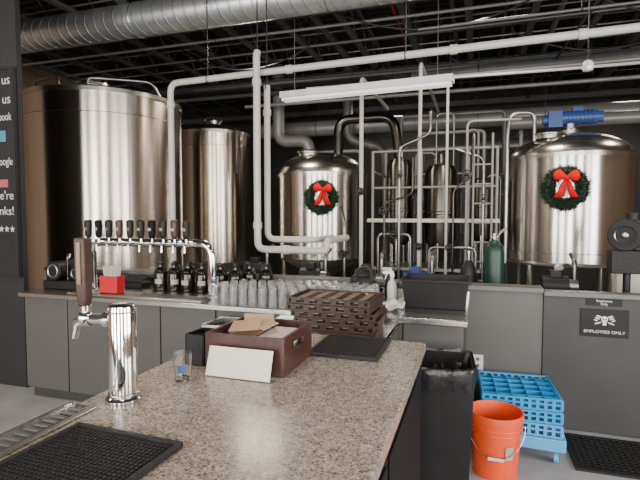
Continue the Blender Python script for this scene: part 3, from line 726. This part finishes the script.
PP = [
 ([(-1.42, 6.1, 0), (-1.42, 6.1, 3.35), (-1.42, 8.0, 3.35)], .026, WHITEP, ((-1.42, 6.1, 1.9),)),
 ([(-.69, 6.2, 0), (-.69, 6.2, 3.5), (-.69, 9.5, 3.5)], .024, WHITEP, ((-.69, 6.2, 1.2),)),
 ([(-.36, 6.25, 0), (-.36, 6.25, 3.3), (.9, 6.3, 3.3), (2.6, 6.3, 3.3)], .018, WHITEP, ()),
 ([(-.12, 6.25, 0), (-.12, 6.25, 2.75), (.5, 6.3, 2.75)], .016, FRAMEP, ((-.12, 6.25, 2.1),)),
 ([(-1.22, 6.22, 0), (-1.22, 6.22, 1.35), (-.8, 6.22, 1.35), (-.8, 6.22, 0)], .018, STEELM, ((-1.0, 6.22, 1.35),)),
 ([(-.55, 6.08, 0), (-.55, 6.08, 1.2), (.0, 6.08, 1.2), (.0, 6.08, 0)], .016, STEELM, ((-.3, 6.08, 1.2),)),
 ([(-1.62, 6.0, 0), (-1.62, 6.0, 1.5), (-1.75, 6.3, 1.7)], .022, STEELM, ((-1.62, 6.0, 1.1),)),
 ([(-1.2, 8.0, 0), (-1.2, 8.0, 3.2), (.4, 8.0, 3.2), (.4, 8.0, 0)], .035, GREYP, ()),
 ([(-.9, 7.9, 0), (-.9, 7.9, 2.9), (.1, 7.9, 2.9), (.1, 7.9, 0)], .03, GREYL, ()),
 ([(-.6, 7.75, 0), (-.6, 7.75, 2.6), (-.15, 7.75, 2.6), (-.15, 7.75, 0)], .025, COPP, ()),
 ([(-1.5, 8.3, 0), (-1.5, 8.3, 2.7), (1.9, 8.3, 2.7)], .04, GREYL, ()),
 ([(-3.0, 8.5, 0), (-3.0, 8.5, 2.75), (-2.0, 8.5, 2.75), (-2.0, 8.5, 0)], .035, GREYL, ()),
 ([(.62, 7.8, 0), (.62, 7.8, 2.85), (.62, 9.0, 2.9)], .03, GREYL, ()),
 ([(-.26, 5.9, 0), (-.26, 5.9, 1.9), (-.05, 5.9, 2.05), (-.05, 5.9, 2.5)], .012, COPP, ()),
 ([(-.93, 6.1, 0), (-.93, 6.1, 2.45), (-.55, 6.1, 2.6), (-.55, 6.1, 2.9), (-.55, 7.0, 2.95)], .016, STEELM, ((-.93, 6.1, 2.1),)),
 ([(.24, 6.05, 0), (.24, 6.05, 1.35), (.34, 6.05, 1.45)], .018, STEELM, ((.24, 6.05, 1.2),)),
 ([(-1.1, 6.0, 0), (-1.1, 6.0, 1.75), (-.75, 6.0, 1.85), (-.75, 6.0, 2.3)], .014, COPP, ((-1.1, 6.0, 1.65),)),
 ([(.08, 6.3, 0), (.08, 6.3, 2.3), (-.25, 6.3, 2.42)], .014, STEELM, ((.08, 6.3, 1.8),)),
]
rp = random.Random(11)
for i in range(15):
    x = -1.25+i*.115; y = 7.37+(i % 4)*.08; zt = rp.uniform(1.6, 3.1); dx = rp.choice((-1, 1))*rp.uniform(.12, .3)
    m = (STEELM, GREYP, COPP, GREYL)[i % 4]
    PP.append(([(x, y, 0), (x, y, zt), (x+dx, y, zt), (x+dx, y, 0)], rp.uniform(.011, .02), m, ((x, y, rp.uniform(1.2, zt-.1)),) if i % 2 else ()))
for pts, r, m, wh in PP:
    lab = {WHITEP: 'white vertical process pipe in the brewhouse', FRAMEP: 'off-white process pipe in the brewhouse', STEELM: 'bent steel process pipe with small valves', COPP: 'dark bent metal process pipe',
           GREYP: 'dark grey process pipe behind the vessels', GREYL: 'light grey process pipe behind the vessels'}[m]
    pipe('process_pipe', lab, pts, r, m, .08, group='brewhouse process pipes', wheel=wh)
pipe('vent_stack', 'thick dark metal vent pipe arching over the kettle', [(-2.07, 7.3, 2.48), (-2.07, 7.3, 3.08), (-1.2, 7.3, 3.08), (-1.12, 7.3, 2.5), (-1.12, 7.3, 2.46)], .075, COPP, .22, cat='vent pipe')
pipe('far_duct', 'long grey round duct running behind the tanks', [(-4.2, 9.1, 3.3), (4.4, 9.1, 3.3)], .15, GREYL, 0, [(-3, 9.1, 3.3), (0, 9.1, 3.3), (3, 9.1, 3.3)], 'duct')
pipe('far_duct', 'grey round duct elbow dropping behind the kettle', [(-3.5, 8.3, ZC-.02), (-3.5, 8.3, 2.95), (-2.9, 8.3, 2.95), (-2.9, 8.3, 0)], .11, GREYL, .2, cat='duct')
pipe('far_duct', 'grey round duct riser behind the kettle', [(-2.3, 8.75, ZC-.02), (-2.3, 8.75, 3.0), (-1.6, 8.75, 2.8), (-1.6, 8.75, 0)], .09, GREYP, .2, cat='duct')
pipe('far_duct', 'light grey duct near the ceiling behind the mash tun', [(.4, 8.3, 3.05), (4.4, 8.3, 3.05)], .1, GREYL, 0, [(1, 8.3, 3.05), (3, 8.3, 3.05)], 'duct')
pipe('far_duct', 'vertical grey pipe behind the pipe frame', [(-.2, 8.6, 0), (-.2, 8.6, 2.75), (.8, 8.6, 2.75)], .09, GREYP, .2, cat='duct')
pipe('far_duct', 'dark grey duct crossing high above the mash tun', [(-.9, 7.0, 3.55), (4.4, 6.9, 3.55)], .09, JOIST, 0, [(0, 6.98, 3.55), (2, 6.95, 3.55)], 'duct')
CC = [
 ([(-5.2, 3.6, 3.95), (-5.2, 9, 3.95)], .024, REDP), ([(-3.0, 2.2, 4.1), (-3.0, 5.2, 4.1)], .02, REDP), ([(-1.0, 5.2, 4.1), (-1.0, 7, 4.1)], .02, REDP),
 ([(-6.5, 5.6, 3.85), (4.4, 5.6, 3.85)], .018, GREYL), ([(-6.5, 6.4, 3.9), (4.4, 6.2, 3.9)], .016, GREYP), ([(-3.3, 7.2, 3.7), (4.4, 7.2, 3.7)], .03, GREYP),
 ([(.3, 3.0, 4.05), (.3, 9, 4.05)], .022, JOIST), ([(1.2, 3.0, 3.6), (.8, 9, 3.6)], .014, BLKMET), ([(-6.5, 8.1, 3.8), (4.4, 8.1, 3.8)], .045, GREYP),
 ([(1.9, 4, 3.9), (1.9, 10, 3.9)], .06, JOIST), ([(-1.9, 2.6, 3.99), (-1.9, 10, 3.99)], .05, JOIST), ([(-.3, 2.6, 4.0), (-.3, 10, 4.0)], .03, JOIST), ([(.9, 3, 4.0), (.9, 10, 4.0)], .035, GREYP),
 ([(-2.4, 6.75, 3.45), (4.4, 6.65, 3.45)], .02, GREYL), ([(-.6, 5.1, 3.5), (4.4, 5.0, 3.5)], .014, GREYP), ([(-3.9, 7.75, 3.5), (4.4, 7.75, 3.5)], .03, GREYL), ([(-4.4, 6.9, 3.62), (4.4, 7.0, 3.62)], .022, JOIST)]
rc = random.Random(5)
for i in range(13): y = 3.1+i*.5; CC.append(([(-6.6, y, 3.97+.022*(i % 6)), (4.4, y+rc.uniform(-.12, .12), 3.97+.022*(i % 6))], rc.uniform(.008, .018), (GREYP, JOIST, GREYL)[i % 3]))
for i in range(8): x = -4.2+i*.93; CC.append(([(x, 2.4, 4.13), (x+rc.uniform(-.1, .1), 10.5, 4.13)], rc.uniform(.008, .018), (JOIST, GREYP)[i % 2]))
for pts, r, m in CC:
    mid = [(Vector(pts[0])*(1-u)+Vector(pts[-1])*u) for u in (.3, .8)]
    lab = {REDP: 'thin red sprinkler pipe under the black ceiling', GREYP: 'grey conduit crossing under the black ceiling', GREYL: 'light grey conduit under the black ceiling', BLKMET: 'black conduit under the ceiling', JOIST: 'dark steel pipe under the black ceiling'}[m]
    pipe('ceiling_conduit', lab, pts, r, m, 0, mid, group='ceiling conduits')
for i, (x, y, L) in enumerate(((-1.6, 5.3, 2.2), (.2, 4.9, 1.6), (.4, 6.6, 2.0), (-4.0, 6.0, 1.8), (-.4, 7.4, 1.9), (1.0, 5.6, 1.7))):
    pts = [(x+L*u, y+.3*u, ZC-.45-.28*4*u*(1-u)) for u in [k/14 for k in range(15)]]
    pts = [(x, y, ZC-.01)]+pts+[(x+L, y+.3, ZC-.01)]
    pipe('hanging_cable', 'black power cable sagging between the roof joists', pts, .011, BLKMET, 0, (), 'cable', 'sagging ceiling cables')
J = None
for i in range(16):
    x = -6.6+i*.72
    if J is None:
        J = thing('roof_joist', 'dark open-web steel roof joist under the deck', 'roof joist', (x, 0, 0), group='roof joists')
        B().bx(-.04, .04, .2, 10.9, ZC-.04, ZC-.002).obj('top_chord', J, JOIST, smooth=False)
        B().bx(-.04, .04, .5, 10.6, ZC-.44, ZC-.405).obj('bottom_chord', J, JOIST, smooth=False)
        pts = []; y = .4; up = True
        while y < 10.8: pts.append((0, y, ZC-.04 if up else ZC-.41)); y += .35; up = not up
        B().tube(pts, .014, 6).obj('web_bar', J, JOIST)
    else: dup(J, (x, 0, 0))
for i, y in enumerate((5.0, 7.7, 10.2)):
    b = B().bx(X0+.02, X1-.02, y-.06, y+.06, ZC-.56, ZC-.46).bx(X0+.02, X1-.02, y-.1, y+.1, ZC-.57, ZC-.56)
    struct(b.obj('trim_%d' % (3+i), None, JOIST, smooth=False))
T = thing('wireless_access_point', 'small white ceiling device with a blue indicator light', 'device', (.93, 4.9, 2.88))
B().lathe([(0, 0), (.04, .01), (.05, .04), (.035, .09), (.02, .10), (0, .10)], 24).obj('body', T, WHITE)
B().cyl((0, 0, .10), (0, 0, ZC-2.88), .006, seg=8).obj('stem', T, BLKMET)
B().ball((0, -.046, .03), .01).obj('indicator', T, LED)

T = thing('gas_cylinder', 'dark green compressed gas cylinder with brass valve', 'gas cylinder', (.16, 4.62, 0))
B().lathe([(0, 0), (.085, 0), (.09, .02), (.09, 1.26), (.08, 1.31), (.05, 1.355), (.025, 1.365), (.025, 1.38), (0, 1.38)], 28).obj('cylinder_body', T, GREENC)
B().cyl((0, 0, 1.38), (0, 0, 1.42), .016).cyl((-.03, 0, 1.40), (.04, 0, 1.40), .008).cyl((0, 0, 1.42), (0, 0, 1.43), .02).obj('valve', T, STEELD)
T = thing('gas_cylinder', 'black compressed gas cylinder standing behind the partition', 'gas cylinder', (-.06, 4.75, 0))
B().lathe([(0, 0), (.08, 0), (.085, .02), (.085, 1.0), (.07, 1.1), (.03, 1.17), (0, 1.17)], 28).obj('cylinder_body', T, BLKMET)
B().cyl((0, 0, 1.17), (0, 0, 1.24), .016).cyl((0, 0, 1.24), (0, 0, 1.26), .028).obj('valve', T, STEELD)
T = thing('round_blower', 'black round blower housing with chrome ring on a steel stand', 'blower', (1.22, 4.62, 0))
B().cyl((.02, .1, 0), (.02, .1, 1.3), .03).cyl((.02, .1, 0), (.02, .1, .02), .15, seg=24).obj('stand', T, BLKMET)
B().cyl((-.03, -.02, 1.43), (.06, .22, 1.43), .135, seg=36).box((.14, .1, 1.43), (.2, .2, .26)).cyl((.05, .1, 1.5), (.05, .1, 1.62), .05).box((0, .1, 1.2), (.24, .16, .2)).obj('housing', T, RUBBER, bevel=.008)
Mr = Matrix.Rotation(R(-20), 3, 'Z') @ Matrix.Rotation(R(90), 3, 'X')
B().lathe([(.072, 0), (.078, .0), (.08, .012), (.078, .02), (.072, .015)], 36, (-.034, -.032, 1.43), Mr, close=True).obj('chrome_ring', T, STEELD)
B().lathe([(0, .0), (.02, .0), (.025, .02), (0, .03)], 20, (-.036, -.034, 1.43), Mr).obj('hub', T, STEELD)
T = thing('control_cabinet', 'light grey control box on a stand behind the gate', 'control box', (1.26, 4.75, 0))
B().bx(-.05, .3, .15, .3, .8, 1.12).obj('enclosure', T, CREAM, bevel=.01)
B().cyl((.12, .22, 0), (.12, .22, .8), .03).obj('stand', T, STEELD)
for x, y, m in ((-1.78, 5.15, BLKMET), (-1.15, 5.2, BLKMET), (-.6, 5.1, NAVY), (-2.7, 5.6, BLKMET), (.75, 5.2, BLKMET)):
    T = thing('transfer_pump', 'dark electric transfer pump on a steel stand', 'pump', (x, y, 0))
    B().bx(-.16, .16, -.12, .12, .72, .76).obj('stand_top', T, STEELD)
    for a in (-.14, .14):
        for c in (-.1, .1): B().cyl((a, c, 0), (a, c, .72), .014, seg=8).obj('stand_leg', T, STEELD)
    B().cyl((-.12, 0, .90), (.12, 0, .90), .1, seg=24).box((0, 0, .78), (.18, .14, .05)).box((0, 0, 1.02), (.1, .1, .07)).obj('motor', T, m, bevel=.006)
    B().cyl((.12, 0, .9), (.2, 0, .9), .07, seg=24).tube([(.17, 0, .95), (.17, 0, 1.15), (.17, .2, 1.2)], .022, 12, .06).obj('pump_head', T, STEELM)

# ---------------------------------------------------------------- lights
def area(name, loc, rot, sx, sy, e, col):
    l = bpy.data.lights.new(name, 'AREA'); l.shape = 'RECTANGLE'; l.size = sx; l.size_y = sy; l.energy = e; l.color = col
    o = bpy.data.objects.new(name, l); COL.objects.link(o); o.location = loc; o.rotation_euler = rot
for a, c in wins: area('window_daylight', ((a+c)/2, Y0+.03, 1.9), (R(90), 0, 0), 1.2, 2.7, 225, (1, .965, .92))
for a, c in ewins: area('window_daylight', (X1-.03, (a+c)/2, 1.9), (R(90), 0, R(90)), 1.9, 2.0, 195, (1, .98, .95))
for x, y, e in ((-4.2, 1.5, 40), (-1.2, 1.2, 35), (1.8, 1.5, 32), (-2.8, 5.9, 50), (.2, 5.4, 42), (2.6, 6.5, 25), (-1.5, 9.5, 24), (2.5, 9.5, 20)):
    area('ceiling_lamp', (x, y, 3.7), (0, 0, 0), .5, .5, e, (1, .87, .70))
w = bpy.data.worlds.new('world'); bpy.context.scene.world = w; w.use_nodes = True
w.node_tree.nodes['Background'].inputs[0].default_value = (.75, .85, 1, 1); w.node_tree.nodes['Background'].inputs[1].default_value = 1.2
